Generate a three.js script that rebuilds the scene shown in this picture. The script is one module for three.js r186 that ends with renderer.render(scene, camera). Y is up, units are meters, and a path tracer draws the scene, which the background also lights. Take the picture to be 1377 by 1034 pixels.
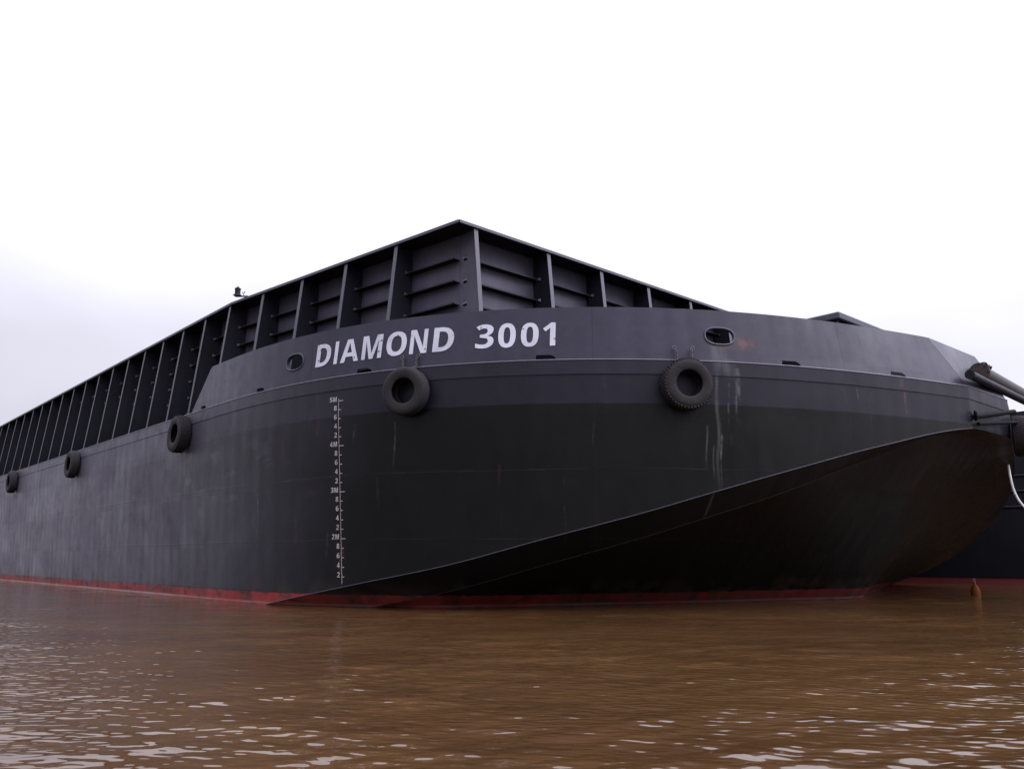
import * as THREE from 'three';
import { mergeGeometries, mergeVertices } from 'three/addons/utils/BufferGeometryUtils.js';
import { RoundedBoxGeometry } from 'three/addons/geometries/RoundedBoxGeometry.js';
import { FontLoader } from 'three/addons/loaders/FontLoader.js';

/* ------------------------------------------------------------------ camera, sky, sun, exposure */
const scene = new THREE.Scene();
const camera = new THREE.PerspectiveCamera(49.98, 1024 / 768, 0.1, 4000);
camera.position.set(0, 1.05, 0);
camera.rotation.set(Math.atan(233 / 1109), 0, 0);
scene.add(camera);

function hash(x, y, z = 0) {
  let h = Math.imul(x | 0, 374761393) ^ Math.imul(y | 0, 668265263) ^ Math.imul(z | 0, 2147483647 - 1274126177);
  h = Math.imul(h ^ (h >>> 13), 1274126177);
  return ((h ^ (h >>> 16)) >>> 0) / 4294967296;
}
function vnoise(x, y, seed = 0, px = 0, py = 0) {           // value noise, period px, py if given
  const xi = Math.floor(x), yi = Math.floor(y);
  let fx = x - xi, fy = y - yi;
  fx = fx * fx * (3 - 2 * fx); fy = fy * fy * (3 - 2 * fy);
  const wx = (i) => (px ? ((i % px) + px) % px : i), wy = (i) => (py ? ((i % py) + py) % py : i);
  const a = hash(wx(xi), wy(yi), seed), b = hash(wx(xi + 1), wy(yi), seed), c = hash(wx(xi), wy(yi + 1), seed), d = hash(wx(xi + 1), wy(yi + 1), seed);
  return a + (b - a) * fx + (c - a) * fy + (a - b - c + d) * fx * fy;
}
function fbm(x, y, seed = 0, oct = 4) {
  let s = 0, a = 0.5, n = 0;
  for (let i = 0; i < oct; i++) { s += a * vnoise(x, y, seed + i * 17); n += a; a *= 0.5; x *= 2.03; y *= 2.03; }
  return s / n;
}
const sstep = (a, b, x) => { const t = Math.min(1, Math.max(0, (x - a) / (b - a))); return t * t * (3 - 2 * t); };
let seed = 12345;
const SUN = new THREE.Vector3(0.72, 0.62, 0.2).normalize();
const rnd = () => { seed = (Math.imul(seed, 1664525) + 1013904223) >>> 0; return seed / 4294967296; };

{
  const W = 1024, H = 512, d = new Float32Array(W * H * 4);
  for (let j = 0; j < H; j++) for (let i = 0; i < W; i++) {
    const el = ((j + 0.5) / H - 0.5) * Math.PI, az = ((i + 0.5) / W - 0.5) * 2 * Math.PI;
    const y = Math.max(0, Math.sin(el)), cx = Math.cos(az) * Math.cos(el), cz = Math.sin(az) * Math.cos(el);
    // broad overcast: brighter overhead, thin cloud structure low down
    const k = 1 / (y + 0.28), n = fbm(cx * k * 1.3 + 40, cz * k * 1.3 + 40, 3, 5);
    const toSun = Math.max(-1, Math.min(1, cx * SUN.x + Math.sin(el) * SUN.y + cz * SUN.z)), ang = Math.acos(toSun);
    let L = 0.86 + 1.75 * sstep(0.2, 0.64, y) + 0.4 * sstep(0.45, 1, y);
    L *= 1 + (n - 0.5) * (0.75 - 0.4 * y);
    L *= 1 + 0.34 * toSun + 2.6 * Math.exp(-((ang / 0.42) ** 2));   // the sun behind thick cloud
    const o = (j * W + i) * 4;
    d[o] = L * 0.955; d[o + 1] = L * 0.95; d[o + 2] = L * 1.1; d[o + 3] = 1;
  }
  const sky = new THREE.DataTexture(d, W, H, THREE.RGBAFormat, THREE.FloatType);
  sky.mapping = THREE.EquirectangularReflectionMapping;
  sky.minFilter = sky.magFilter = THREE.LinearFilter; sky.wrapS = THREE.RepeatWrapping; sky.needsUpdate = true;
  scene.background = sky; scene.environment = sky;
}
const sun = new THREE.DirectionalLight(0xfff4e6, 0.5);
sun.position.copy(SUN).multiplyScalar(110).add(new THREE.Vector3(0, 3, -20)); sun.target.position.set(0, 3, -20);
sun.castShadow = true; sun.shadow.radius = 40; sun.shadow.mapSize.set(2048, 2048);
Object.assign(sun.shadow.camera, { left: -60, right: 60, top: 60, bottom: -60, near: 1, far: 250 });
scene.add(sun, sun.target);

const renderer = new THREE.WebGLRenderer({ antialias: true });
renderer.setSize(1024, 768);
renderer.toneMapping = THREE.LinearToneMapping;
renderer.toneMappingExposure = 1;
renderer.shadowMap.enabled = true;

/* ------------------------------------------------------------------ helpers */
const counts = {};
function numbered(name) { const n = (counts[name] = (counts[name] ?? -1) + 1); return n ? `${name}_${String(n).padStart(3, '0')}` : name; }
function tag(o, label, category, group, kind) {
  if (label) o.userData.label = label;
  if (category) o.userData.category = category;
  if (group) o.userData.group = group;
  if (kind) o.userData.kind = kind;
  return o;
}
function shadows(m) { m.castShadow = m.receiveShadow = true; return m; }
function part(name, geo, mat, parent) { const m = shadows(new THREE.Mesh(geo, mat)); m.name = name; parent.add(m); return m; }
function thing(name, label, category, group) { const g = new THREE.Group(); g.name = numbered(name); tag(g, label, category, group); scene.add(g); return g; }
function merge(list) {
  const l = list.map((g) => { g = g.index ? g.toNonIndexed() : g; for (const k of Object.keys(g.attributes)) if (!['position', 'normal', 'uv'].includes(k)) g.deleteAttribute(k); return g; });
  return mergeGeometries(l);
}
function planarUV(g, scale = 0.25) {                        // uv in metres * scale, by main direction of each normal
  const p = g.attributes.position, n = g.attributes.normal, uv = new Float32Array(p.count * 2);
  for (let i = 0; i < p.count; i++) {
    const ax = Math.abs(n.getX(i)), ay = Math.abs(n.getY(i)), az = Math.abs(n.getZ(i));
    const q = ay > ax && ay > az ? [p.getX(i), p.getZ(i)] : ax > az ? [p.getZ(i), p.getY(i)] : [p.getX(i), p.getY(i)];
    uv[2 * i] = q[0] * scale; uv[2 * i + 1] = q[1] * scale;
  }
  g.setAttribute('uv', new THREE.BufferAttribute(uv, 2));
  return g;
}
function box(w, h, d, x = 0, y = 0, z = 0) { return new THREE.BoxGeometry(w, h, d).translate(x, y, z); }
const enc = (c) => 255 * (c <= 0.0031308 ? c * 12.92 : 1.055 * Math.pow(Math.max(c, 0), 1 / 2.4) - 0.055);
function texture(W, H, fn, srgb = true, wrap = THREE.ClampToEdgeWrapping) {
  const d = new Uint8Array(W * H * 4);
  for (let j = 0; j < H; j++) for (let i = 0; i < W; i++) {
    const c = fn((i + 0.5) / W, (j + 0.5) / H), o = (j * W + i) * 4;
    for (let k = 0; k < 3; k++) d[o + k] = Math.max(0, Math.min(255, Math.round((srgb ? enc(c[k]) : 255 * c[k]) + (hash(i, j, k) - 0.5))));
    d[o + 3] = 255;
  }
  const t = new THREE.DataTexture(d, W, H);
  t.magFilter = THREE.LinearFilter; t.minFilter = THREE.LinearMipmapLinearFilter; t.generateMipmaps = true;
  t.wrapS = t.wrapT = wrap; if (srgb) t.colorSpace = THREE.SRGBColorSpace; t.needsUpdate = true;
  return t;
}

/* ------------------------------------------------------------------ plan of the barge
   Own axes: x = forward (u), y = up from the water, z = -v with v inboard from the near side. */
const BEAM = 26.9;
const barge = thing('cargo_barge', 'huge black cargo barge with white name lettering and a ribbed cargo box on deck', 'barge');
barge.position.set(-9, 0, -22.8);
barge.rotation.y = Math.atan2(-0.743, 0.669);
barge.updateMatrixWorld(true);
const V3 = (u, v, h) => new THREE.Vector3(u, h, -v);

const SB = 22.48, FL = { N: 900, u: [0], v: [0], th: [0] };   // bow flank: heading as a polynomial of arc length
{
  const c = [-0.52725, 6.31749, -5.99869, 1.52235];
  const ds = SB / FL.N;
  for (let i = 1; i <= FL.N; i++) {
    const t = i / FL.N, th = Math.max(0, c[0] * t + c[1] * t * t + c[2] * t ** 3 + c[3] * t ** 4), a = (th + FL.th[i - 1]) / 2;
    FL.th.push(th); FL.u.push(FL.u[i - 1] + Math.cos(a) * ds); FL.v.push(FL.v[i - 1] + Math.sin(a) * ds);
  }
}
const HU = FL.u[FL.N], HV = FL.v[FL.N], HL = BEAM - 2 * HV, SE = SB + HL;  // headlog from HV, HL metres long; SE: its far end
// plan point at arc length s: position, heading, and heading used for offsets (mitred at the corners)
function plan(s) {
  if (s <= 0) return { u: s, v: 0, th: 0, off: 0 };
  if (s <= SB) {
    const k = Math.min(FL.N - 1e-6, (s / SB) * FL.N), i = Math.floor(k), f = k - i;
    const th = FL.th[i] + (FL.th[i + 1] - FL.th[i]) * f, mid = (FL.th[FL.N] + Math.PI / 2) / 2;
    return { u: FL.u[i] + (FL.u[i + 1] - FL.u[i]) * f, v: FL.v[i] + (FL.v[i + 1] - FL.v[i]) * f, th, off: th + (mid - FL.th[FL.N]) * sstep(SB - 4, SB, s) };
  }
  if (s <= SE) {
    const mid = (FL.th[FL.N] + Math.PI / 2) / 2, t = (s - SB) / HL;
    return { u: HU, v: HV + (s - SB), th: Math.PI / 2, off: mid + (Math.PI - 2 * mid) * t };
  }
  const m = plan(SB + SE - s);
  return { u: m.u, v: BEAM - m.v, th: Math.PI - m.th, off: Math.PI - m.off };
}
function at(s, off, h) { const p = plan(s); return V3(p.u - Math.sin(p.off) * off, p.v + Math.cos(p.off) * off, h); }
function outward(s) { const p = plan(s); return V3(Math.sin(p.th), -Math.cos(p.th), 0); }
function table(pts) {
  return (x) => {
    if (x <= pts[0][0]) return pts[0][1] + (pts[1][1] - pts[0][1]) / (pts[1][0] - pts[0][0]) * (x - pts[0][0]);
    for (let i = 1; i < pts.length; i++) if (x <= pts[i][0]) {
      const [x0, y0] = pts[i - 1], [x1, y1] = pts[i], p = pts[i - 2] ?? pts[i - 1], n = pts[i + 1] ?? pts[i], L = x1 - x0, t = (x - x0) / L;
      const m0 = ((y1 - p[1]) / (x1 - p[0])) * L, m1 = ((n[1] - y0) / (n[0] - x0)) * L, t2 = t * t, t3 = t2 * t;
      return (2 * t3 - 3 * t2 + 1) * y0 + (t3 - 2 * t2 + t) * m0 + (-2 * t3 + 3 * t2) * y1 + (t3 - t2) * m1;
    }
    return pts[pts.length - 1][1];
  };
}
const fold = (s) => (s <= (SB + SE) / 2 ? s : SB + SE - s);
const chineT = table([[1.5, -0.5], [4.6, 0.0], [6.6, 0.33], [7.2, 0.43], [9.83, 0.9], [11.85, 1.41], [13.78, 1.9], [15.23, 2.31], [16.79, 2.74], [19.33, 3.39], [22.3, 3.98], [25, 4.02]]);
const chine = (s) => Math.max(-0.6, chineT(fold(s)));
const dropT = table([[0, 0.5], [15, 0.49], [17, 0.46], [19, 0.32], [20.7, 0.17], [22.3, 0.06], [25, 0.06]]);
const low = (s) => chine(s) - dropT(fold(s));
const wlT = table([[4, 0.7], [8.5, 0.85], [10, 1.7], [12, 2.5], [14, 3.1], [17.5, 3.6], [20, 3.75], [22.5, 3.65], [24, 3.6]]);
const flare = (h) => 0.055 * Math.max(0, 4.1 - h);
const KN = 4.1, SEAM = 4.7, DECK = 5.0, TOP = 6.14;
const tiltT = table([[-1, 0], [4, 0], [10, 0.05], [16, 0.13], [20, 0.22], [22.5, 0.26]]);
const bulwarkAt = (s, h, out = 0) => at(s, Math.max(0, tiltT(s)) * ((h - DECK) / (TOP - DECK)) - out, h);

/* ------------------------------------------------------------------ paint of the hull, a function of arc length and height */
const mix3 = (a, b, t) => [a[0] + (b[0] - a[0]) * t, a[1] + (b[1] - a[1]) * t, a[2] + (b[2] - a[2]) * t];
const STREAKS = [];                                          // [s, top, bottom, width, strength, kind]
STREAKS.push([15.55, 5.38, 4.6, 0.16, 0.85, 0], [15.75, 5.1, 4.55, 0.12, 0.55, 0], [15.44, 4.75, 2.1, 0.03, 0.52, 0], [15.3, 2.35, 1.75, 0.03, 0.51, 0], [15.5, 4.3, 2.2, 0.02, 0.5, 0], [15.9, 4.9, 3.6, 0.05, 0.5, 0], [15.2, 3.7, 2.7, 0.018, 0.6, 0], [15.35, 3.3, 2.5, 0.016, 0.55, 0], [15.7, 4.6, 3.2, 0.03, 0.3, 0],
  [4.2, 2.6, 1.1, 0.02, 0.5, 0], [-0.25, 4.0, 2.3, 0.06, 0.5, 0], [-0.6, 3.9, 3.3, 0.03, 0.3, 0], [8.6, 3.9, 2.6, 0.015, 0.3, 0], [20.2, 5.0, 4.72, 0.05, 0.8, 1], [20.3, 4.72, 4.0, 0.03, 0.4, 1], [18.2, 5.3, 4.9, 0.02, 0.6, 1], [18.9, 4.68, 4.3, 0.02, 0.35, 0], [16.3, 4.98, 4.93, 0.4, 0.4, 1], [7.2, 1.4, 0.5, 0.05, 0.45, 1], [19.3, 4.7, 3.9, 0.05, 0.5, 2], [-8.9, 4.05, 3.9, 0.3, 0.3, 1]);
for (let i = 0; i < 150; i++) {
  const s = -45 + rnd() * 68, top = rnd() < 0.3 ? 4.7 : 1 + rnd() * 3.6;
  STREAKS.push([s, top, top - 0.3 - rnd() * 1.6, 0.012 + rnd() * rnd() * 0.06, 0.04 + 0.11 * rnd(), [0, 0, 2, 1][Math.floor(rnd() * 4)]]);
}
const BIN = new Map(); for (const k of STREAKS) for (let b = Math.floor((k[0] - k[3] * 2 - 0.1) / 0.5); b <= Math.floor((k[0] + k[3] * 2 + 0.1) / 0.5); b++) BIN.set(b, [...(BIN.get(b) ?? []), k]);
const NONE = [], SKIND = [[0.075, 0.072, 0.075], [0.08, 0.03, 0.022], [0.012, 0.011, 0.013]];
const seams = [6.16, 12.9, 18.6]; for (let s = -46; s < -2; s += 6.05) seams.push(s + 1.9);
function paint(s, h) {
  const n1 = fbm(s * 0.35 + 9, h * 0.5, 1, 4), n2 = fbm(s * 2.1, h * 0.8, 5, 4), n3 = fbm(s * 9, h * 9, 8, 3), v = vnoise(s * 6, h * 0.35, 21);
  const aft = 1 - sstep(-4, 9, s + (n1 - 0.5) * 4);  // paler towards aft: grazing sky sheen put into the paint colour
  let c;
  if (h > DECK) c = mix3([0.042, 0.038, 0.061], [0.13, 0.122, 0.155], 1 - sstep(-1, 7.5, s));  // bulwark colour also carries the sheen on its left end
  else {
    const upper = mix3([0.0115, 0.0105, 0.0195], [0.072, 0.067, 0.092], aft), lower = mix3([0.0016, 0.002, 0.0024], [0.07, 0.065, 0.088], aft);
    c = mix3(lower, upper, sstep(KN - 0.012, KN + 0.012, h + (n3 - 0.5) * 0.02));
    c = mix3(c, [0.125, 0.117, 0.15], 0.75 * sstep(-1, -15, s + (n1 - 0.5) * 5));  // sheen painted stronger still along the far side
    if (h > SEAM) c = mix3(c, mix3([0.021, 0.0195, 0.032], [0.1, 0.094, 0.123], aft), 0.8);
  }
  let g = 0.84 + 0.28 * n1 + 0.2 * (n2 - 0.5) + 0.24 * (n3 - 0.5) + 0.12 * (v - 0.5);
  // touched-up rectangles of slightly different paint
  const pu = Math.floor(s / 1.52 + 0.3 * Math.floor(h / 1.3)), pv = Math.floor(h / 1.3 + 0.07 * vnoise(s, h, 2));
  g *= 0.93 + 0.14 * hash(pu, pv, 77);
  c = c.map((x) => x * g * 0.62);
  // scuffs: pale scrapes along the parallel side, and mill-scale blooms
  const sc = sstep(0.62, 0.76, fbm(s * 1.1, h * 3.2, 31, 5)) * sstep(4.6, 3.0, Math.abs(h - 3) + 3) * sstep(8, 0, s);
  c = mix3(c, [0.11, 0.104, 0.125], 0.32 * sc);
  const dk = sstep(0.66, 0.74, fbm(s * 2.3 + 50, h * 2.9, 41, 5)) * sstep(7, 1, s);
  c = mix3(c, [0.016, 0.014, 0.02], 0.4 * dk);
  for (const [ss, t, b, w, k, kind] of BIN.get(Math.floor(s / 0.5)) ?? NONE) {
    const ds = Math.abs(s - ss - 0.02 * Math.sin(h * 5 + ss) - (n2 - 0.5) * 0.05);
    if (ds > w * 1.6 || h > t || h < b) continue;
    const a = k * sstep(w * 1.6, w * 0.3, ds) * sstep(b, b + (t - b) * 0.5, h) * sstep(t + 0.001, t - 0.06, h) * (k > 0.5 ? 0.55 + 0.7 * n3 : 0.2 + 1.5 * sstep(0.3, 0.75, n3)) * (k > 0.5 ? 0.35 + 0.65 * vnoise(s * 30, h * 3, 55) : sstep(0.2, 0.55, vnoise(s * 22, h * 2.2, 55)));
    c = mix3(c, SKIND[kind], Math.min(1, a));
  }
  // rust bloom beside the right mooring hole
  const rb = Math.exp(-(((s - 16.1) / 0.28) ** 2) - (((h - 5.43) / 0.11) ** 2)) * (0.1 + 1.1 * n2 * sstep(0.25, 0.7, n3)) + 0.4 * n3 * Math.exp(-(((s - 15.7) / 0.3) ** 2) - (((h - 5.32) / 0.05) ** 2));
  c = mix3(c, [0.12, 0.05, 0.035], Math.min(0.5, rb));
  // plate joints
  for (const q of seams) if (Math.abs(s - q) < 0.012) c = mix3(c, [0.01, 0.009, 0.012], (0.25 + 0.25 * n2) * (h > SEAM || s < 8 ? 1 : 0.3));
  for (const q of [1.42, 2.78]) if (Math.abs(h - q - 0.01 * Math.sin(s)) < 0.008) c = mix3(c, [0.05, 0.048, 0.055], 0.5 * sstep(0.45, 0.8, vnoise(s * 0.9, h, 4)) * (0.3 + 0.7 * sstep(8, 2, s)));
  // red boot top with a ragged, worn edge and the bright reflection edge at the water, put in as colour
  const edge = 0.275 + (n3 - 0.5) * 0.03 + (n2 - 0.5) * 0.03;
  const red = mix3([0.22, 0.022, 0.019], [0.13, 0.022, 0.021], n2);
  c = mix3(c, red.map((x) => x * (0.75 + 0.5 * n3) * (1 - 0.5 * sstep(9, 15, s))), sstep(edge + 0.01, edge - 0.01, h) * (0.94 - 0.35 * sstep(0.6, 0.75, n2)));
  const mud = sstep(0.55, 0.24, h + (n2 - 0.5) * 0.25 - 0.18 * vnoise(s * 4, 3, 83)) * sstep(0.35, 0.65, fbm(s * 1.7, h * 4, 85, 4));
  c = mix3(c, [0.03, 0.02, 0.015], 0.4 * mud);
  const chip = sstep(0.62, 0.68, fbm(s * 3.2, h * 7, 87, 4)) * sstep(0.34, 0.3, h);
  c = mix3(c, [0.02, 0.014, 0.014], 0.6 * chip);
  const waterSheen = sstep(0.045, 0.0, Math.abs(h - 0.04)) * (0.25 + 0.6 * sstep(5, -4, s));  // pale line stands for light reflected at the waterline
  c = mix3(c, [0.28, 0.22, 0.2], Math.min(0.8, waterSheen * (0.5 + n2)));
  return c;
}
function gloss(s, h) {                                       // roughness
  const n = fbm(s * 0.9, h * 1.3, 61, 5), f = fbm(s * 7, h * 2, 67, 3);
  return 0.43 + 0.24 * (n - 0.5) + 0.16 * (f - 0.5) + 0.1 * (hash(Math.floor(s / 1.52 + 0.4 * vnoise(s * 2, h * 2, 3)), Math.floor(h / 1.3), 91) - 0.5) + (h < 0.3 ? 0.12 : 0);
}
function relief(s, h) {                                      // hungry plating between frames, weld beads
  let z = 0.5 + 0.3 * (fbm(s * 0.8, h * 0.9, 71, 3) - 0.5) + 0.17 * Math.cos((s / 0.61) * 2 * Math.PI) * vnoise(s * 0.7, h * 0.8, 73) + 0.05 * (fbm(s * 5, h * 5, 75, 3) - 0.5);
  for (const q of seams) z += (s > 0 ? 0.04 : 0.16) * Math.exp(-(((s - q) / 0.014) ** 2));
  for (const q of [1.42, 2.78]) z += (0.03 + 0.1 * sstep(6, -2, s)) * Math.exp(-(((h - q - 0.01 * Math.sin(s)) / 0.014) ** 2));
  return z;
}
function hullMaterial(s0, s1, h0, h1, W, H) {
  const S = (u) => s0 + u * (s1 - s0), Hh = (v) => h0 + v * (h1 - h0);
  const m = new THREE.MeshPhysicalMaterial({
    color: 0xffffff, roughness: 1, metalness: 0, specularIntensity: 0.32,
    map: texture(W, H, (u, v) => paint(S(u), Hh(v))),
    roughnessMap: texture(W >> 1, H >> 1, (u, v) => { const r = gloss(S(u), Hh(v)); return [r, r, 0]; }, false),
    bumpMap: texture(W, H, (u, v) => { const r = relief(S(u), Hh(v)); return [r, r, r]; }, false), bumpScale: 0.024,
  });
  m.userData.uv = (s, h) => [(s - s0) / (s1 - s0), (h - h0) / (h1 - h0)];
  return m;
}
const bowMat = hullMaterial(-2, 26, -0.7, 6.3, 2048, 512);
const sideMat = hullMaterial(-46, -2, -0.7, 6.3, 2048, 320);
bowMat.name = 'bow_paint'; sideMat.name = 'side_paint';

/* shared plain materials */
const grime = texture(512, 512, (u, v) => {
  const P = 8; let s = 0, a = 0.5, f = 1, n = 0;
  for (let i = 0; i < 5; i++) { s += a * vnoise(u * P * f, v * P * f, 90 + i, P * f, P * f); n += a; a *= 0.55; f *= 2; }
  const drip = vnoise(u * 64, v * 6, 99, 64, 6), g = 0.62 + 0.55 * (s / n) + 0.18 * (drip - 0.5);
  return [g, g, g].map((x) => Math.min(1, x));
}, false, THREE.RepeatWrapping);
function steel(name, r, g, b, rough, extra = {}) { const m = new THREE.MeshPhysicalMaterial({ color: new THREE.Color().setRGB(r, g, b).multiplyScalar(0.86), roughness: rough, map: grime, ...extra }); m.name = name; return m; }
const boxPaint = steel('box_paint', 0.06, 0.055, 0.08, 0.6, { specularIntensity: 0.5, bumpMap: grime, bumpScale: 0.006 });
const framePaint = steel('frame_paint', 0.05, 0.048, 0.068, 0.5, { specularIntensity: 0.6 });
const webShadePaint = steel('web_shade_paint', 0.011, 0.0107, 0.0175, 0.6, { specularIntensity: 0.4 });  // darkened colour holding the shade on rib webs, stiffeners and rail
const barPaint = steel('bar_paint', 0.1, 0.094, 0.125, 0.5);
const darkPaint = steel('dark_paint', 0.008, 0.008, 0.011, 0.6, { specularIntensity: 0.25 });
const chipped = texture(512, 512, (u, v) => {
  const q = (P, sd) => { let s = 0, a = 0.5, f = 1, n = 0; for (let i = 0; i < 5; i++) { s += a * vnoise(u * P * f, v * P * f, sd + i, P * f, P * f); n += a; a *= 0.6; f *= 2; } return s / n; };
  const c = sstep(0.735, 0.76, q(22, 301)), g = (0.74 + 0.36 * q(5, 311)) * (1 - c) + 0.1 * c; return [g, g, g].map((x) => Math.min(1, x));
}, false, THREE.RepeatWrapping);
const whitePaint = steel('white_paint', 0.5, 0.5, 0.57, 0.6, { map: chipped });
const tar = steel('tar', 0.004, 0.004, 0.005, 0.8, { specularIntensity: 0.15 });
const markPaint = steel('mark_paint', 0.34, 0.31, 0.31, 0.6);
const rubber = steel('rubber', 0.021, 0.0185, 0.02, 0.85, { specularIntensity: 0.4, bumpMap: grime, bumpScale: 0.01 });
const rust = steel('rust', 0.032, 0.02, 0.017, 0.85, { bumpMap: grime, bumpScale: 0.02 });
const chainSteel = steel('chain_steel', 0.06, 0.05, 0.055, 0.6);

/* ------------------------------------------------------------------ hull */
function strip(rows, ss, mat) {                              // rows: functions s -> [point, h]; smooth along s, creased between strips
  const pos = [], uv = [], idx = [], n = rows.length;
  for (const s of ss) for (const r of rows) { const [p, h] = r(s); pos.push(p.x, p.y, p.z); uv.push(...mat.userData.uv(s > SE ? SB + SE - s : s, h)); }
  for (let i = 0; i + 1 < ss.length; i++) for (let j = 0; j + 1 < n; j++) { const a = i * n + j, b = a + n; idx.push(a, a + 1, b, b, a + 1, b + 1); }
  const g = new THREE.BufferGeometry();
  g.setAttribute('position', new THREE.Float32BufferAttribute(pos, 3)); g.setAttribute('uv', new THREE.Float32BufferAttribute(uv, 2)); g.setIndex(idx); g.computeVertexNormals();
  return g;
}
function range(a, b, step) { const n = Math.max(1, Math.round((b - a) / step)), r = []; for (let i = 0; i <= n; i++) r.push(a + ((b - a) * i) / n); return r; }
const row = (off, h) => (s) => [at(s, typeof off === 'function' ? off(s) : off, typeof h === 'function' ? h(s) : h), typeof h === 'function' ? h(s) : h];
const chRow = row((s) => flare(chine(s)), chine), loRow = row((s) => flare(chine(s)) + 0.5, low);
const wl = (s) => Math.max(wlT(fold(s)), 0.7) + 0.5 * sstep(SB + 0.8, SE + 1, s);
const bot = (k) => (s) => {                                   // k 0..1 from the lower chine to the water, 1..2 on below it
  const h2 = low(s), o2 = flare(chine(s)) + 0.5;
  if (h2 < 0.03) return [at(s, o2 + 0.35 * k, h2 - 0.3 * k), h2];
  if (k <= 1) { const o = o2 + (Math.max(wl(s), o2 + 0.3) - o2) * k, h = h2 * (1 - k); return [at(s, o, h), h]; }
  return [at(s, Math.max(wl(s), o2 + 0.3) + 0.5 * (k - 1), -0.5 * (k - 1)), 0.02];
};
const sBow = range(-2, SB, 0.2), sHead = range(SB, SE, 0.3), sFar = range(SE, SE + SB + 2, 0.5), sSide = range(-46, -2, 1);
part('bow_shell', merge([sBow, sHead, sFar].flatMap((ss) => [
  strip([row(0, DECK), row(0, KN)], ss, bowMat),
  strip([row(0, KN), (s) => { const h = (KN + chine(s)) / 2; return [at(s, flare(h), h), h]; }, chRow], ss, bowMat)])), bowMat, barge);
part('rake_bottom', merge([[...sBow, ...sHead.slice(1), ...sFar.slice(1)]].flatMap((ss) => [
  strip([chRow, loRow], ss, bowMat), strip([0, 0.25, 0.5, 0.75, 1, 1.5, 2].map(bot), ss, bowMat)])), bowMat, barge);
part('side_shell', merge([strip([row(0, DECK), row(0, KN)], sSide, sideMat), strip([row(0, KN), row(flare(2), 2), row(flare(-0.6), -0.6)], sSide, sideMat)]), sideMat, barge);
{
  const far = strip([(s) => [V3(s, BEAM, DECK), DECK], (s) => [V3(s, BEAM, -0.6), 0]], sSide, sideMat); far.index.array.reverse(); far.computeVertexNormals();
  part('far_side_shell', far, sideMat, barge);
  const tr = new THREE.PlaneGeometry(BEAM, 5.6).rotateY(-Math.PI / 2).translate(-46, 2.2, -BEAM / 2);
  part('transom', planarUV(tr), darkPaint, barge);
  const sh = new THREE.Shape(); sh.moveTo(-46, 0.02);
  for (const s of range(0, SE + SB, 0.4)) { const p = at(s, 0.02, 0); sh.lineTo(p.x, -p.z); }
  sh.lineTo(-46, BEAM - 0.02);
  const dk = new THREE.ShapeGeometry(sh).rotateX(-Math.PI / 2).translate(0, DECK - 0.012, 0);
  part('deck', planarUV(dk), darkPaint, barge);
}
// sheer strake: the doubled band under the deck edge, in two plates, with a round bar along its top
function band(ss, h0, h1, out, mat) {
  return merge([strip([row(0, h1), row(-out, h1)], ss, mat), strip([row(-out, h1), row(-out, h0)], ss, mat), strip([row(-out, h0), row(0, h0)], ss, mat)]);
}
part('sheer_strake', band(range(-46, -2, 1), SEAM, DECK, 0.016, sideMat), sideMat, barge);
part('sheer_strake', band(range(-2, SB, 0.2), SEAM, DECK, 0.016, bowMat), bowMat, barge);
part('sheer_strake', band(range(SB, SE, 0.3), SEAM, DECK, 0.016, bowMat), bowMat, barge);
class Path extends THREE.Curve { constructor(f, a, b) { super(); Object.assign(this, { f, a, b }); } getPoint(t, v = new THREE.Vector3()) { return v.copy(this.f(this.a + (this.b - this.a) * t)); } }
const tube = (f, a, b, r, n = 120, k = 6) => planarUV(new THREE.TubeGeometry(new Path(f, a, b), n, r, k));
part('edge_bar', merge([tube((s) => at(s, -0.016, DECK), -46, SB, 0.014, 240), tube((s) => at(s, -0.016, DECK), SB, SE, 0.014, 6)]), barPaint, barge);
part('chine_bar', tube((s) => at(s, flare(chine(s)) - 0.004, chine(s)), 4.3, SB, 0.008, 120), framePaint, barge);
part('lower_chine_bar', tube((s) => at(s, flare(chine(s)) + 0.5, low(s)), 8.3, 21.5, 0.006, 100), webShadePaint, barge);

/* bulwark: plates with freeing slots and two mooring holes, cut through */
const SLOTS = [[0.66, 1.04], [3.98, 4.36], [7.58, 8.0], [11.72, 12.15], [16.98, 17.45], [19.92, 20.4]];
const CHOCKS = [[5.56, 5.545, 0.31, 0.19], [15.6, 5.565, 0.33, 0.185]];
function oval(s, h, a, b, n = 28) { const r = []; for (let i = 0; i < n; i++) { const t = (i / n) * 2 * Math.PI, c = Math.cos(t), k = Math.sin(t), e = 0.8; r.push(new THREE.Vector2(s + a * Math.sign(c) * Math.abs(c) ** e, h + b * Math.sign(k) * Math.abs(k) ** e)); } return r; }
const endTop = (s) => (s < 1.22 ? DECK + ((s + 0.02) / 1.24) * (TOP - DECK) : TOP);
const S_CORNER_TOP = 21.62;
const farTop = (s) => (s > S_CORNER_TOP ? TOP - ((s - S_CORNER_TOP) / (SB - S_CORNER_TOP)) * (TOP - DECK) : TOP);
const topAt = (s) => Math.max(DECK + 0.004, Math.min(endTop(s), farTop(s)));
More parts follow.
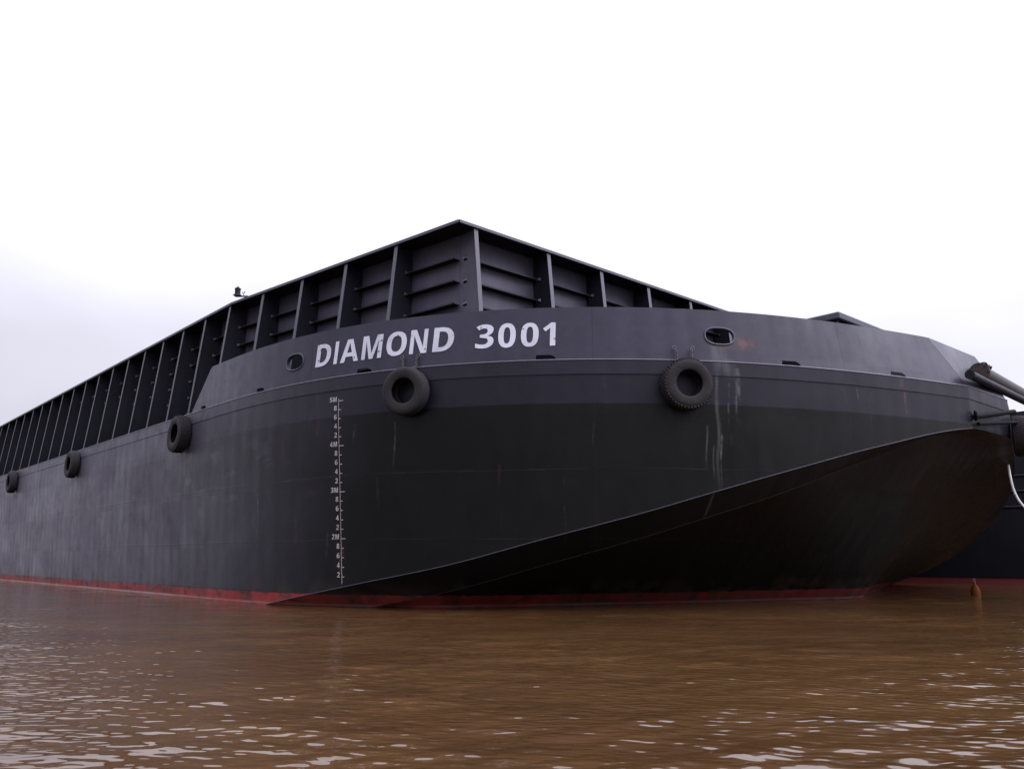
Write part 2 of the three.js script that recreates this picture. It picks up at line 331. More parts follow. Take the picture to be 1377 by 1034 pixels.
function bulwarkSegment(a, b) {
  const sh = new THREE.Shape(), n = 4;
  sh.moveTo(a, DECK + 0.002); for (let i = 1; i <= n; i++) sh.lineTo(a + ((b - a) * i) / n, DECK + 0.002);
  for (let i = n; i >= 0; i--) { const s = a + ((b - a) * i) / n; sh.lineTo(s, topAt(s)); }
  for (const [p, q] of SLOTS) if (p >= a && q <= b) { const h = new THREE.Path(); h.moveTo(p, 5.02); h.lineTo(p + 0.02, 5.115); h.lineTo(q - 0.12, 5.115); h.lineTo(q - 0.04, 5.08); h.lineTo(q, 5.02); h.closePath(); sh.holes.push(h); }
  for (const [cs, ch, ca, cb] of CHOCKS) if (cs > a && cs < b) { const h = new THREE.Path(); h.setFromPoints(oval(cs, ch, ca, cb)); sh.holes.push(h); }
  const g = new THREE.ExtrudeGeometry(sh, { depth: 0.02, bevelEnabled: false }).translate(0, 0, -0.02);
  const p = g.attributes.position, nn = g.attributes.normal, uv = new Float32Array(p.count * 2), m = new THREE.Vector3();
  for (let i = 0; i < p.count; i++) {
    const s = p.getX(i), h = p.getY(i), z = p.getZ(i), q = bulwarkAt(s, h, z);
    const e = 0.01, ts = bulwarkAt(s + e, h, z).sub(bulwarkAt(s - e, h, z)).normalize(), tv = bulwarkAt(s, h + e, z).sub(bulwarkAt(s, h - e, z)).normalize(), o = ts.clone().cross(tv).normalize();
    m.set(0, 0, 0).addScaledVector(ts, nn.getX(i)).addScaledVector(tv, nn.getY(i)).addScaledVector(o, nn.getZ(i)).normalize();
    p.setXYZ(i, q.x, q.y, q.z); nn.setXYZ(i, m.x, m.y, m.z);
    const w = bowMat.userData.uv(s, h); uv[2 * i] = w[0]; uv[2 * i + 1] = w[1];
  }
  g.setAttribute('uv', new THREE.BufferAttribute(uv, 2));
  return g;
}
{
  const solid = [...SLOTS, ...CHOCKS.map(([s, , a]) => [s - a - 0.06, s + a + 0.06])];
  const free = (x) => !solid.some(([p, q]) => x > p - 0.02 && x < q + 0.02);
  const plates = [0, 6.16, 12.9, 18.6, SB];
  for (let k = 0; k + 1 < plates.length; k++) {
    const cuts = [plates[k]];
    while (cuts.at(-1) < plates[k + 1] - 1e-6) {
      let x = Math.min(plates[k + 1], cuts.at(-1) + 0.4);
      while (!free(x) && x < plates[k + 1]) x += 0.02;
      cuts.push(plates[k + 1] - x < 0.08 ? plates[k + 1] : Math.min(x, plates[k + 1]));
    }
    const geos = []; for (let i = 0; i + 1 < cuts.length; i++) geos.push(bulwarkSegment(cuts[i] + (i ? 0 : 0.0006), cuts[i + 1] - (i + 2 === cuts.length ? 0.0006 : 0)));
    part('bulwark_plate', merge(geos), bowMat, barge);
  }
  // plate across the headlog, leaning back, ending in a slope
  const c0 = bulwarkAt(SB, DECK + 0.003), c1 = bulwarkAt(S_CORNER_TOP, TOP), p1 = V3(15.58, 14.2, TOP), p2 = V3(15.8, 14.55, 5.6), p3 = V3(HU, 14.75, DECK + 0.003);
  const front = [c0, p3, p2, p1, c1], back = front.map((p) => p.clone().add(new THREE.Vector3(-0.02, -0.004, 0)));
  const tri = [], add = (a, b, c) => tri.push(...a.toArray(), ...b.toArray(), ...c.toArray());
  for (let i = 1; i < 4; i++) { add(front[0], front[i], front[i + 1]); add(back[0], back[i + 1], back[i]); }
  for (let i = 0; i < 5; i++) { const j = (i + 1) % 5; add(front[i], back[i], back[j]); add(front[i], back[j], front[j]); }
  const g = new THREE.BufferGeometry(); g.setAttribute('position', new THREE.Float32BufferAttribute(tri, 3)); g.computeVertexNormals();
  const uv = []; for (let i = 0; i < tri.length; i += 3) uv.push(...bowMat.userData.uv(22.6 + (-tri[i + 2] - 12), tri[i + 1])); g.setAttribute('uv', new THREE.Float32BufferAttribute(uv, 2));
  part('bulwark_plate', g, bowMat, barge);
  for (const [cs, ch, ca, cb] of CHOCKS) {                    // rounded lips of the mooring holes
    const o = oval(cs, ch, ca, cb, 40), pts = o.map((q) => bulwarkAt(q.x, q.y, 0.004));
    part('mooring_hole_rim', planarUV(new THREE.TubeGeometry(new THREE.CatmullRomCurve3(pts, true), 80, 0.019, 8, true)), framePaint, barge);
    const inner = o.map((q) => bulwarkAt(q.x, q.y, -0.09)), tri2 = [];
    for (let i = 0; i < 40; i++) { const j = (i + 1) % 40; for (const p of [pts[i], inner[i], inner[j], pts[i], inner[j], pts[j]]) tri2.push(...p.toArray()); }
    const gi = new THREE.BufferGeometry(); gi.setAttribute('position', new THREE.Float32BufferAttribute(tri2, 3)); gi.computeVertexNormals();
    part('mooring_hole_sleeve', planarUV(gi), framePaint, barge);
  }
}

/* lettering, thin plates following the bulwark and the shell */
const font = await new FontLoader().loadAsync('fonts/droid/droid_sans_bold.typeface.json');
function glyph(ch, s0, s1, h0, h1, shear, place, thick = 0.006) {
  const bar = new THREE.Shape([[0, 0], [1, 0], [1, 4], [0, 4]].map(([x, y]) => new THREE.Vector2(x, y)));
  const g = new THREE.ExtrudeGeometry(ch === 'I' ? bar : font.generateShapes(ch, 1), { depth: thick, bevelEnabled: false, curveSegments: 10 });
  g.computeBoundingBox(); const b = g.boundingBox, p = g.attributes.position, sx = (s1 - s0) / (b.max.x - b.min.x), sy = (h1 - h0) / (b.max.y - b.min.y);
  for (let i = 0; i < p.count; i++) {
    const h = h0 + (p.getY(i) - b.min.y) * sy, s = s0 + (p.getX(i) - b.min.x) * sx + shear * (h - h0), q = place(s, h, 0.004 + p.getZ(i));
    p.setXYZ(i, q.x, q.y, q.z);
  }
  const f = g.index ? g.toNonIndexed() : g; f.computeVertexNormals();
  return planarUV(f, 0.6);
}
for (const [ch, a, b, h0, h1, sh] of [['D', 6.3, 6.76, 5.31, 5.83, 0.11], ['I', 6.88, 6.98, 5.31, 5.83, 0.1], ['A', 7.08, 7.6, 5.31, 5.83, 0.05], ['M', 7.69, 8.22, 5.31, 5.84, 0.09], ['O', 8.34, 8.84, 5.31, 5.85, 0.08], ['N', 8.93, 9.34, 5.31, 5.84, 0.08], ['D', 9.48, 9.95, 5.31, 5.84, 0.08], ['3', 10.44, 10.83, 5.31, 5.83, 0.06], ['0', 10.93, 11.3, 5.3, 5.83, 0.04], ['0', 11.41, 11.78, 5.3, 5.82, 0.04], ['1', 11.87, 12.13, 5.31, 5.81, 0.03]])
  part('letter', glyph(ch, a, b, h0, h1, sh, bulwarkAt), whitePaint, barge);
const shellAt = (s, h, out) => at(s, flare(h) - out, h);
{
  const S = 7.1, z = (d) => 4.45 - (5 - d) * 1.0, sAt = (h) => S + (4.45 - h) * 0.035, ticks = [];
  for (let k = 1.2; k < 5.01; k += 0.2) {
    const d = Math.round(k * 10) / 10, h = z(d), whole = d % 1 === 0, s = sAt(h), txt = whole ? `${d}` : `${Math.round((d % 1) * 10)}`;
    ticks.push(box(whole ? 0.13 : 0.07, 0.016, 0.004, s + (whole ? 0.065 : 0.035), h, 0));
    part('draft_number', glyph(txt, s - (whole ? 0.27 : 0.135), s - (whole ? 0.19 : 0.055), h - 0.01, h + 0.1, 0, shellAt, 0.003), markPaint, barge);
    if (whole) part('draft_letter', glyph('M', s - 0.165, s - 0.06, h - 0.01, h + 0.1, 0, shellAt, 0.003), markPaint, barge);
  }
  for (let h = 0.5; h < 4.45; h += 0.1) ticks.push(box(0.011, 0.1, 0.004, sAt(h + 0.05), h + 0.05, 0));
  const g = merge(ticks), p = g.attributes.position;
  for (let i = 0; i < p.count; i++) { const q = shellAt(p.getX(i), p.getY(i), 0.005 + p.getZ(i)); p.setXYZ(i, q.x, q.y, q.z); }
  g.computeVertexNormals();
  part('draft_scale', planarUV(g), markPaint, barge);
}

/* ------------------------------------------------------------------ cargo box: plates, ribs, stiffeners, rail */
const RAIL = 8.4, INSET = 0.55, LEAN = 0.31;
const C_SIDE = [0.2, 0.86], C_CORNER = [9.43, 2.04];
const LEVELS = [7.72, 7.18, 6.64, 6.1, 5.56];
{
  // outer edge of the rail, near half: aft side, taper, front
  const segs = [
    { a: [-45, 0.86], b: C_SIDE, at: range(0.03 - 1.81 * 24, 0.03, 1.81) },
    { a: C_SIDE, b: C_CORNER, at: [1.78, 3.62, 5.46, 7.34] },
    { a: C_CORNER, b: [9.43, BEAM - 2.04], at: [] },
  ];
  segs[1].at = segs[1].at.map((u) => (u - C_SIDE[0]) / ((C_CORNER[0] - C_SIDE[0]) / Math.hypot(C_CORNER[0] - C_SIDE[0], C_CORNER[1] - C_SIDE[1])));
  segs[0].at = segs[0].at.map((u) => u + 45);
  segs[2].at = [0.5]; for (let k = 0; k < 6; k++) segs[2].at.push(2.8 + 1.92 * k); for (let k = 5; k >= 0; k--) segs[2].at.push(BEAM - 4.08 - 2.8 - 1.92 * k); segs[2].at.push(BEAM - 4.08 - 0.5);
  for (const g of segs) { const d = [g.b[0] - g.a[0], g.b[1] - g.a[1]]; g.L = Math.hypot(...d); g.d = [d[0] / g.L, d[1] / g.L]; g.n = [g.d[1], -g.d[0]]; }   // n: outward (u, v)
  const pt = (g, x, out, h) => V3(g.a[0] + g.d[0] * x + g.n[0] * out, g.a[1] + g.d[1] * x + g.n[1] * out, h);
  // a frame of axes: x along, y up, z outward
  const basis = (g, x, out, h) => new THREE.Matrix4().makeBasis(new THREE.Vector3(g.d[0], 0, -g.d[1]), new THREE.Vector3(0, 1, 0), new THREE.Vector3(g.n[0], 0, -g.n[1])).setPosition(pt(g, x, out, h));
  const mitre = (g1, g2) => Math.tan(Math.acos(Math.min(1, g1.d[0] * g2.d[0] + g1.d[1] * g2.d[1])) / 2);
  const m01 = mitre(segs[0], segs[1]), m12 = mitre(segs[1], segs[2]);
  segs[0].m = [0, m01]; segs[1].m = [m01, m12]; segs[2].m = [m12, m12];
  // one rib: tapered web with slots where the stiffeners pass, and its face bar
  const web = new THREE.Shape(); web.moveTo(0, DECK); web.lineTo(INSET + LEAN, DECK); web.lineTo(INSET - 0.035, RAIL - 0.075); web.lineTo(0, RAIL - 0.075); web.closePath();
  for (const l of LEVELS) { const o = new THREE.Path(); o.moveTo(0.1, l - 0.06); o.lineTo(0.25, l - 0.06); o.lineTo(0.25, l + 0.06); o.lineTo(0.1, l + 0.06); o.closePath(); web.holes.push(o); }
  const webGeo = planarUV(new THREE.ExtrudeGeometry(web, { depth: 0.02, bevelEnabled: false }).translate(0, 0, -0.01).rotateY(-Math.PI / 2), 0.25);
  const len = Math.hypot(RAIL - 0.075 - DECK, LEAN + 0.035), ang = Math.atan2(LEAN + 0.035, RAIL - 0.075 - DECK);
  const faceGeo = planarUV(new RoundedBoxGeometry(0.12, len, 0.018, 2, 0.006).translate(0, len / 2, 0.009).rotateX(-ang).translate(0, DECK, INSET + LEAN), 0.25);
  const webLow = planarUV(new THREE.ExtrudeGeometry((() => { const s = new THREE.Shape(web.getPoints()); return s; })(), { depth: 0.02, bevelEnabled: false }).translate(0, 0, -0.01).rotateY(-Math.PI / 2), 0.25);
  segs.forEach((g, k) => {
    const wallX0 = g.m[0] * INSET, wallX1 = g.L - g.m[1] * INSET;
    const edges = [wallX0, ...g.at.filter((x) => x > wallX0 + 0.2 && x < wallX1 - 0.2), wallX1];
    for (const x of g.at) {
      const f = part('rib', k === 0 && x < 8 ? webLow : webGeo, k === 2 && x < 1 ? boxPaint : webShadePaint, barge);  // corner ribs take the paler paint, their lit webs put into colour
      f.applyMatrix4(basis(g, x, -INSET, 0));
      part('face_bar', faceGeo, framePaint, f);
    }
    for (let i = 0; i + 1 < edges.length; i++) {
      const L = edges[i + 1] - edges[i], c = (edges[i] + edges[i + 1]) / 2;
      const p = part('wall_plate', planarUV(box(L - 0.004, RAIL - 0.08 - DECK, 0.016, 0, (RAIL - 0.08 + DECK) / 2, -0.008).translate(hash(i, k, 5) * 40, 0, 0)).translate(-hash(i, k, 5) * 40, 0, 0), boxPaint, barge);
      p.applyMatrix4(basis(g, c, -INSET, 0));
      if (k === 0 && edges[i + 1] < 12) continue;
      if (k === 2 && i > 8) continue;
      const sl = L - 0.024, bar = planarUV(merge([box(sl, 0.014, 0.19, 0, 0, 0.097), box(sl, 0.034, 0.014, 0, 0.01, 0.186)]));
      for (const l of LEVELS) { const s = part('stiffener', bar, webShadePaint, barge); s.applyMatrix4(basis(g, c, -INSET, l + (hash(i, Math.round(l * 100), k) - 0.5) * 0.012)); }
    }
    // rail: flat plate with mitred ends and a small lip under its outer edge
    const sh = new THREE.Shape(); sh.moveTo(0, 0); sh.lineTo(g.L, 0); sh.lineTo(g.L - g.m[1] * 0.62, -0.62); sh.lineTo(g.m[0] * 0.62, -0.62); sh.closePath();
    const r = part('top_rail', planarUV(new THREE.ExtrudeGeometry(sh, { depth: 0.06, bevelEnabled: true, bevelSize: 0.006, bevelThickness: 0.006, bevelSegments: 2 }).rotateX(Math.PI / 2).translate(0, -0.006, 0)), webShadePaint, barge);
    part('rail_edge', planarUV(new RoundedBoxGeometry(g.L - 0.01, 0.075, 0.02, 2, 0.006).translate(g.L / 2, -0.038, 0.018)), framePaint, r);
    r.matrixAutoUpdate = true; r.applyMatrix4(new THREE.Matrix4().makeBasis(new THREE.Vector3(g.d[0], 0, -g.d[1]), new THREE.Vector3(0, 1, 0), new THREE.Vector3(g.n[0], 0, -g.n[1])).setPosition(pt(g, 0, 0, RAIL)));
  });
  // far wall and far taper of the box, plain plates
  part('wall_plate', planarUV(box(45, 3.3, 0.02, -22.3, 6.66, -(BEAM - 1.41))), boxPaint, barge);
  const w = part('wall_plate', planarUV(box(8.9, 3.3, 0.02)), boxPaint, barge); w.position.set(4.5, 6.66, -(BEAM - 1.98)); w.rotation.y = -0.127;
}

/* shelter over the windlass on the bow deck */
{
  const sh = new THREE.Group(); sh.name = 'windlass_shelter'; barge.add(sh);
  const u1 = 13.95, v0 = 10.3, H = 6.95, L = 2.9, Wd = 6.3;
  part('roof', planarUV(new RoundedBoxGeometry(L, 0.2, Wd, 3, 0.05).translate(u1 - L / 2, H - 0.1, -(v0 + Wd / 2))), framePaint, sh);
  part('wall', planarUV(box(0.04, H - DECK - 0.2, Wd - 0.9, u1 - 0.75, (H + DECK - 0.2) / 2, -(v0 + Wd / 2))), darkPaint, sh);
  part('wall', planarUV(box(L - 1.3, H - DECK - 0.2, 0.04, u1 - L / 2 - 0.2, (H + DECK - 0.2) / 2, -(v0 + 0.5))), darkPaint, sh);
  for (const [du, dv] of [[0.15, 0.15], [L - 0.15, 0.15], [0.15, Wd - 0.15], [L - 0.15, Wd - 0.15]]) part('post', planarUV(new THREE.CylinderGeometry(0.05, 0.05, H - DECK - 0.2, 12).translate(u1 - du, (H + DECK - 0.2) / 2, -(v0 + dv))), framePaint, sh);
}

/* ------------------------------------------------------------------ tyres hung along the side */
function chainGeo(n, L) {
  const g = []; for (let i = 0; i < n; i++) { const t = new THREE.TorusGeometry(0.022, 0.0075, 6, 12).scale(1, 1.5, 1); if (i % 2) t.rotateY(Math.PI / 2); g.push(t.translate(0, (i + 0.5) * (L / n), 0)); }
  return planarUV(merge(g), 1);
}
function makeTyre(label) {
  const t = thing('tyre_fender', label, 'tyre', 'tyre fenders hung along the barge side');
  const prof = [[0.285, -0.1], [0.27, -0.125], [0.28, -0.145], [0.33, -0.158], [0.4, -0.165], [0.455, -0.155], [0.492, -0.128], [0.508, -0.1], [0.513, -0.05], [0.514, 0], [0.513, 0.05], [0.508, 0.1], [0.492, 0.128], [0.455, 0.155], [0.4, 0.165], [0.33, 0.158], [0.28, 0.145], [0.27, 0.125], [0.285, 0.1], [0.36, 0.125], [0.45, 0.11], [0.475, 0], [0.45, -0.11], [0.36, -0.125], [0.285, -0.1]];
  const c = new THREE.Group(); c.name = 'tyre_casing';
  const geo = planarUV(new THREE.LatheGeometry(prof.map(([r, y]) => new THREE.Vector2(r, y)), 56).rotateX(Math.PI / 2), 0.8);
  const casing = part('casing', geo, rubber, t);
  const blocks = [];
  for (let i = 0; i < 44; i++) for (const [z, w, da] of [[-0.1, 0.07, 0], [-0.02, 0.06, 0.5], [0.06, 0.05, 0.2], [0.12, 0.045, 0.7]]) {
    const a = ((i + da) / 44) * 2 * Math.PI, r = 0.505 - Math.max(0, Math.abs(z) - 0.08) * 0.45;
    blocks.push(new THREE.BoxGeometry(0.05, 0.044, w).translate(r, 0, z).rotateZ(a));
  }
  part('tread', planarUV(merge(blocks), 0.8), rubber, casing);
  return t;
}
function hangTyre(t, s, h, roll, swing, chains) {
  const o = at(s, -0.19 + flare(h) * 0.5, h), n = outward(s), x = new THREE.Vector3(0, 1, 0).cross(n).normalize();
  const m = new THREE.Matrix4().makeBasis(x, new THREE.Vector3(0, 1, 0), n).setPosition(o);
  m.premultiply(barge.matrixWorld).multiply(new THREE.Matrix4().makeRotationX(swing));
  m.decompose(t.position, t.quaternion, t.scale);
  t.children[0].rotation.z = roll;
  if (chains) for (const c of [-0.15, 0.15]) {
    const k = part('chain', chainGeo(7, 0.3), chainSteel, t); k.position.set(c, 0.46, -0.12); k.rotation.z = c * -0.35; k.rotation.x = -swing - 0.1;
    part('chain_eye', planarUV(new THREE.TorusGeometry(0.035, 0.011, 8, 16).translate(c * 1.3, 0.78, -0.17), 1), chainSteel, t);
  }
}
const TYRES = [
  [8.99, 4.46, 0.3, 0.03, true, 'worn black tyre hanging on chains below the letters of the white name'],
  [14.76, 4.47, 1.1, 0.02, true, 'black tyre with chunky tread hanging left of the rust streaks under the oval mooring hole'],
  [-0.3, 4.44, 2.0, -0.04, false, 'black tyre seen nearly edge-on below the sloped left end of the bulwark'],
  [-10.96, 4.47, 0.8, -0.02, false, 'black tyre hanging against the pale grey side below the ribs, second from the left end'],
  [-20.9, 4.48, 2.7, 0.0, false, 'smallest black tyre at the far left end of the barge side'],
  [25.45, 4.1, 0.4, 0.02, false, 'dark tyre at the right picture edge beside the steel pipes on the blunt bow end'],
];
let tyre0; const WORN = [];
for (const [s, h, roll, swing, chains, label] of TYRES) {
  let t;
  if (!tyre0) t = tyre0 = makeTyre(label);
  else { t = thing('tyre_fender', label, 'tyre', 'tyre fenders hung along the barge side'); t.add(tyre0.children[0].clone()); }
  hangTyre(t, s, h, roll, swing, chains);
  if (s > 0 && s < 10 || s < -5) WORN.push(t);
}
for (const t of WORN) t.children[0].clear();                 // these have lost their tread

/* ------------------------------------------------------------------ navigation lamp on the rail */
{
  const l = thing('navigation_lamp', 'small dark navigation lamp on a bracket above the top rail of the cargo box', 'lamp');
  l.position.copy(barge.localToWorld(V3(0.85, 0.98, RAIL)));
  const dir = new THREE.Vector3(-1, 0, 0).applyQuaternion(camera.quaternion); l.rotation.y = Math.atan2(-dir.z, dir.x);
  part('bracket', planarUV(merge([box(0.36, 0.03, 0.06, 0.12, 0.05, 0), box(0.03, 0.06, 0.06, -0.05, 0.02, 0), box(0.22, 0.02, 0.2, 0.24, 0.075, 0)]), 1), framePaint, l);
  part('housing', planarUV(new THREE.LatheGeometry([[0, 0], [0.085, 0], [0.09, 0.02], [0.08, 0.04], [0.08, 0.16], [0.09, 0.18], [0.085, 0.2], [0.05, 0.23], [0.02, 0.245], [0.018, 0.27], [0, 0.275]].map(([a, b]) => new THREE.Vector2(a, b)), 24).translate(0.25, 0.085, 0), 1), darkPaint, l);
  part('cable_gland', planarUV(merge([new THREE.CylinderGeometry(0.012, 0.012, 0.13, 8).rotateZ(-0.5).translate(0.08, 0.12, 0), new THREE.CylinderGeometry(0.02, 0.02, 0.03, 8).translate(0.05, 0.17, 0)]), 1), framePaint, l);
}

/* ------------------------------------------------------------------ steel lying across the bow end */
function rod(a, b, r, k = 16) {
  const d = b.clone().sub(a), g = new THREE.CylinderGeometry(r, r, d.length(), k, 1);
  g.applyQuaternion(new THREE.Quaternion().setFromUnitVectors(new THREE.Vector3(0, 1, 0), d.clone().normalize())); return g.translate(...a.clone().add(b).multiplyScalar(0.5).toArray());
}
const W = (u, v, h) => barge.localToWorld(V3(u, v, h));
{
  const p = thing('steel_pipe', 'long dark steel pipe lying along the deck edge at the bow corner on the right', 'pipe');
  p.position.copy(W(16.15, 12.0, 5.22)); const q = (u, v, h) => W(u, v, h).sub(p.position);
  part('tube', planarUV(rod(q(16.15, 12.0, 5.24), q(15.75, 19, 5.24), 0.1), 1), webShadePaint, p);
  part('end_cap', planarUV(rod(q(16.152, 11.97, 5.24), q(16.15, 12.01, 5.24), 0.112), 1), darkPaint, p);
  const b = thing('rusty_pipe', 'thick pale rusty pipe lying above the thinner dark pipe on the bow corner', 'pipe');
  b.position.copy(W(15.95, 13.1, 5.4)); const e = (u, v, h) => W(u, v, h).sub(b.position);
  part('tube', planarUV(rod(e(15.98, 13.2, 5.5), e(15.5, 20.4, 5.46), 0.19, 24), 0.7), steel('pale_rust', 0.034, 0.029, 0.03, 0.75, { bumpMap: grime, bumpScale: 0.01 }), b);
  part('end_flange', planarUV(merge([rod(e(15.99, 13.12, 5.5), e(15.98, 13.2, 5.5), 0.235, 24), ...range(0, 5.5, 0.786).map((q) => { const v = 0.2; return rod(e(15.99 + 0 * v, 13.1, 5.5).add(new THREE.Vector3(v * Math.cos(q) * 0.67, v * Math.sin(q), v * Math.cos(q) * 0.74)), e(15.98, 13.22, 5.5).add(new THREE.Vector3(v * Math.cos(q) * 0.67, v * Math.sin(q), v * Math.cos(q) * 0.74)), 0.02, 6); })]), 1), rust, b);
  const c = thing('mooring_chain', 'rusty chain heaped on the end of the thick pipe at the bow corner', 'chain');
  c.position.copy(W(15.97, 13.45, 5.68)); c.rotation.y = barge.rotation.y;
  const links = []; for (let i = 0; i < 16; i++) links.push(new THREE.TorusGeometry(0.05, 0.016, 6, 12).scale(1.4, 1, 1).rotateX(rnd() * 3).rotateY(rnd() * 3).translate((rnd() - 0.5) * 0.16, rnd() * 0.05, 0.25 - rnd() * 0.6));
  part('links', planarUV(merge(links), 1), rust, c);
  const w = thing('mooring_wire', 'thick dark mooring wire stretched below the pipes at the bow corner', 'mooring wire');
  w.position.copy(W(16.1, 12.2, 4.3)); const z = (u, v, h) => W(u, v, h).sub(w.position);
  part('strand', planarUV(merge([rod(z(16.1, 12.2, 4.28), z(16.2, 14.6, 4.66), 0.06), rod(z(16.1, 12.3, 4.12), z(16.2, 14.7, 4.4), 0.04)]), 1), tar, w);
  part('shackle', planarUV(new THREE.TorusGeometry(0.1, 0.028, 8, 18).rotateY(1.2), 1), tar, w);
}

/* ------------------------------------------------------------------ neighbouring barge and small floating things */
{
  const nb = thing('moored_barge', 'dark blue barge hull with red waterline moored beyond the bow on the right', 'barge');
  nb.position.copy(W(0, 27.9, 0)); nb.rotation.y = barge.rotation.y;
  const M = steel('neighbour_paint', 0.0055, 0.0057, 0.0085, 0.5, { specularIntensity: 0.35 }), R = steel('neighbour_boot', 0.12, 0.014, 0.014, 0.6);
  const P = (pts, y0, y1) => { const s = new THREE.Shape(pts.map(([u, v]) => new THREE.Vector2(u, v))); return planarUV(new THREE.ExtrudeGeometry(s, { depth: y1 - y0, bevelEnabled: true, bevelSize: 0.02, bevelThickness: 0.02, bevelSegments: 2 }).rotateX(-Math.PI / 2).translate(0, y0, 0)); };
  const out = [[-30, 0], [20, 0], [25, 3], [27, 8], [27, 14], [25, 20], [20, 23], [-30, 23]];
  part('hull', P(out, 0.3, 6.7), M, nb);
  part('boot_top', P(out.map(([u, v]) => [u * 0.999, v * 0.996 + 0.04]), -0.5, 0.28), R, nb);
  for (const h of [4.2, 3.6, 3.0]) part('rubbing_strake', planarUV(new THREE.CylinderGeometry(0.05, 0.05, 48, 10).rotateZ(Math.PI / 2).translate(-5, h, 0.02)), M, nb);
}
{
  const pts = [W(15.2, 16.9, 4.2), new THREE.Vector3(13.72, 2.75, -22.6), new THREE.Vector3(13.95, 2.3, -22.5), new THREE.Vector3(14.35, 2.04, -22.4), new THREE.Vector3(14.9, 2.05, -22.3), new THREE.Vector3(15.6, 2.5, -22.2), new THREE.Vector3(16.6, 3.8, -22.2)];
  const r = thing('white_rope', 'white rope hanging in a slack loop at the right picture edge', 'rope');
  r.position.copy(pts[3]);
  part('strand', planarUV(new THREE.TubeGeometry(new THREE.CatmullRomCurve3(pts.map((p) => p.clone().sub(pts[3]))), 60, 0.035, 8), 1), steel('rope_white', 0.6, 0.58, 0.6, 0.9), r);
  const b = thing('orange_float', 'small orange float at the waterline in the shadow right of the bow', 'float');
  b.position.set(13.05, 0, -23.9);
  part('body', planarUV(new THREE.LatheGeometry([[0, -0.15], [0.09, -0.12], [0.13, 0], [0.12, 0.15], [0.07, 0.28], [0.03, 0.32], [0.03, 0.4], [0, 0.41]].map(([x, y]) => new THREE.Vector2(x, y)), 20), 1), steel('float_orange', 0.1, 0.028, 0.006, 0.8, { specularIntensity: 0.2 }), b);
  part('eye', planarUV(new THREE.TorusGeometry(0.035, 0.01, 6, 12).translate(0, 0.43, 0), 1), chainSteel, b);
}
function scrap(x, z, w, label) {
  const t = thing('floating_scrap', label, 'litter'); t.position.set(x, 0.02, z);
  const g = mergeVertices((() => { const q = new THREE.IcosahedronGeometry(1, 2); q.deleteAttribute('normal'); q.deleteAttribute('uv'); return q; })()), p = g.attributes.position;
  for (let i = 0; i < p.count; i++) { const k = 0.75 + 0.5 * hash(i, Math.round(x * 10)); p.setXYZ(i, p.getX(i) * w * k, p.getY(i) * 0.035 * k, p.getZ(i) * w * 0.5 * k); }
  g.computeVertexNormals(); part('foam_piece', planarUV(g, 2), whitePaint, t);
}
scrap(1.56, -19.3, 0.14, 'white foam scrap floating close under the dark middle of the bow');
scrap(-3.55, -18.6, 0.12, 'small white foam scrap floating by the red paint below the draft numbers');

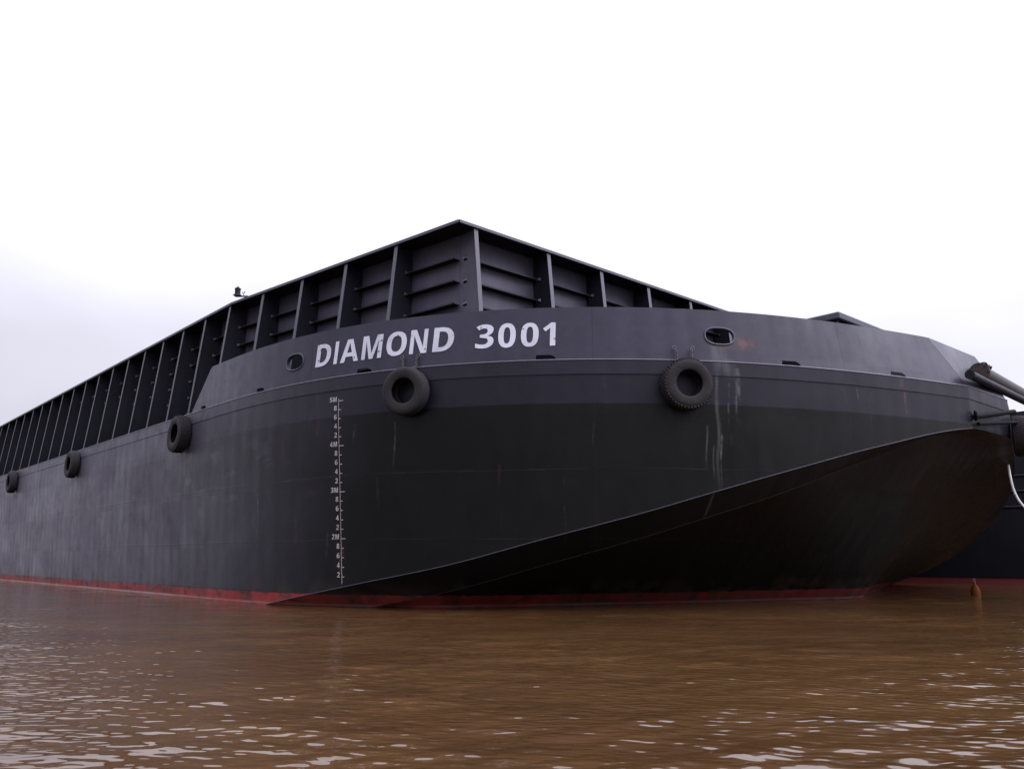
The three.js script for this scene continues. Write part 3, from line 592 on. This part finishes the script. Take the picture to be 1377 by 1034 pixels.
/* ------------------------------------------------------------------ water */
{
  const waves = []; seed = 777;
  for (let i = 0; i < 80; i++) {
    const lam = 0.1 * Math.pow(20, Math.pow(rnd(), 1.2)), k = (2 * Math.PI) / lam, dir = -1.86 + (rnd() + rnd() + rnd() - 1.5) * 1.05;
    const steep = 0.0125 * (lam < 0.3 ? 1.15 : lam < 0.8 ? 0.52 : 0.4);
    waves.push([k * Math.cos(dir), k * Math.sin(dir), rnd() * 6.283, steep / k]);
  }
  const zs = [-3.0], xs = [];
  while (zs.at(-1) > -60) zs.push(zs.at(-1) - Math.max(0.025, 0.0048 * -zs.at(-1) + 0.003));
  let x = 0; while (x < 46) { xs.push(x); x += 0.035 + 0.005 * x; }
  const X = [...xs.slice(1).reverse().map((q) => -q), ...xs], nx = X.length, nz = zs.length;
  const pos = new Float32Array(nx * nz * 3), nor = new Float32Array(nx * nz * 3), uv = new Float32Array(nx * nz * 2), idx = [];
  for (let j = 0; j < nz; j++) for (let i = 0; i < nx; i++) {
    const px = X[i], pz = zs[j], o = (j * nx + i) * 3;
    const gust = 0.45 + 1.15 * sstep(0.3, 0.75, fbm(px * 0.3 + 30, pz * 0.5 + 30, 15, 3)), fade = sstep(58, 40, -pz) * sstep(45, 34, Math.abs(px)) * sstep(3.0, 3.4, -pz), res = 0.02 + 0.0055 * Math.hypot(px, pz);
    const burst = 0.62 + 1.9 * Math.pow(fbm(px * 0.75 + 60, pz * 1.15 + 60, 19, 4), 3.2) * 2.2;
    let h = 0, hx = 0, hz = 0;
    for (const [kx, kz, ph, a] of waves) {
      const kk = Math.hypot(kx, kz), damp = sstep(2.4, 1.0, kk * res); if (damp <= 0) continue;
      const p = kx * px + kz * pz + ph + 0.6 * gust, am = a * damp * (kk > 14 ? gust * burst : gust), c = Math.cos(p), s = Math.sin(p);
      h += am * (s + 0.22 * Math.cos(2 * p)); hx += am * kx * (c - 0.44 * Math.sin(2 * p)); hz += am * kz * (c - 0.44 * Math.sin(2 * p));
    }
    h *= fade; hx *= fade; hz *= fade;
    const l = Math.hypot(hx, 1, hz);
    pos[o] = px; pos[o + 1] = h; pos[o + 2] = pz; nor[o] = -hx / l; nor[o + 1] = 1 / l; nor[o + 2] = -hz / l;
    uv[(j * nx + i) * 2] = px / 1.7; uv[(j * nx + i) * 2 + 1] = pz / 1.7;
  }
  for (let j = 0; j + 1 < nz; j++) for (let i = 0; i + 1 < nx; i++) { const a = j * nx + i, b = a + nx; idx.push(a, a + 1, b, b, a + 1, b + 1); }
  const near = new THREE.BufferGeometry();
  near.setAttribute('position', new THREE.BufferAttribute(pos, 3)); near.setAttribute('normal', new THREE.BufferAttribute(nor, 3)); near.setAttribute('uv', new THREE.BufferAttribute(uv, 2)); near.setIndex(idx);
  const ring = (x0, x1, z0, z1) => { const g = new THREE.PlaneGeometry(x1 - x0, z1 - z0).rotateX(-Math.PI / 2).translate((x0 + x1) / 2, 0, (z0 + z1) / 2), p = g.attributes.position, q = g.attributes.uv; for (let i = 0; i < 4; i++) q.setXY(i, p.getX(i) / 1.7, p.getZ(i) / 1.7); return g; };
  const xe = X.at(-1), ze = zs.at(-1);
  const ripples = texture(512, 512, (u, v) => {
    let s = 0; seed = 99; for (let i = 0; i < 26; i++) { const a = Math.round((rnd() - 0.5) * 22), b = Math.round(4 + rnd() * 26), p = rnd() * 6.28; s += Math.sin(6.2832 * (a * u + b * v) + p) / Math.hypot(a, b); }
    const q = 0.5 + 0.42 * s; return [q, q, q];
  }, false, THREE.RepeatWrapping);
  const siltRippleTone = texture(1024, 1024, (u, v) => {  // silt colour, with ripple light and dark painted in as fine streaks
    const q = (fx, fy, sd) => { let s = 0, a = 0.5, n = 0; for (let i = 0; i < 4; i++) { s += a * vnoise(u * fx, v * fy, sd + i, fx, fy); n += a; a *= 0.6; fx *= 2; fy *= 2; } return s / n; };
    const w = q(3, 7, 201), f = q(12, 44, 221), k = 0.62 + 0.5 * w + 0.55 * (f - 0.5);
    return [0.053 * k, 0.0268 * k * (0.96 + 0.08 * w), 0.0108 * k];
  }, true, THREE.RepeatWrapping);
  siltRippleTone.repeat.set(1.7 / 9.3, 1.7 / 9.3); siltRippleTone.rotation = 0.12;
  const mat = new THREE.MeshPhysicalMaterial({ map: siltRippleTone, color: new THREE.Color().setRGB(1, 1, 1), roughness: 0.06, ior: 1.333, bumpMap: ripples, bumpScale: 0.0115 });
  mat.name = 'muddy_water';
  const far = merge([ring(-2500, 2500, -2500, ze), ring(-2500, 2500, -3, 2500), ring(-2500, -xe, ze, -3), ring(xe, 2500, ze, -3)]);
  const m = new THREE.Mesh(merge([near, far]), mat); m.name = 'river_water'; m.receiveShadow = true; m.userData.kind = 'structure'; m.userData.label = 'brown muddy river water with small ripples and pale glints'; scene.add(m);
}

renderer.render(scene, camera);
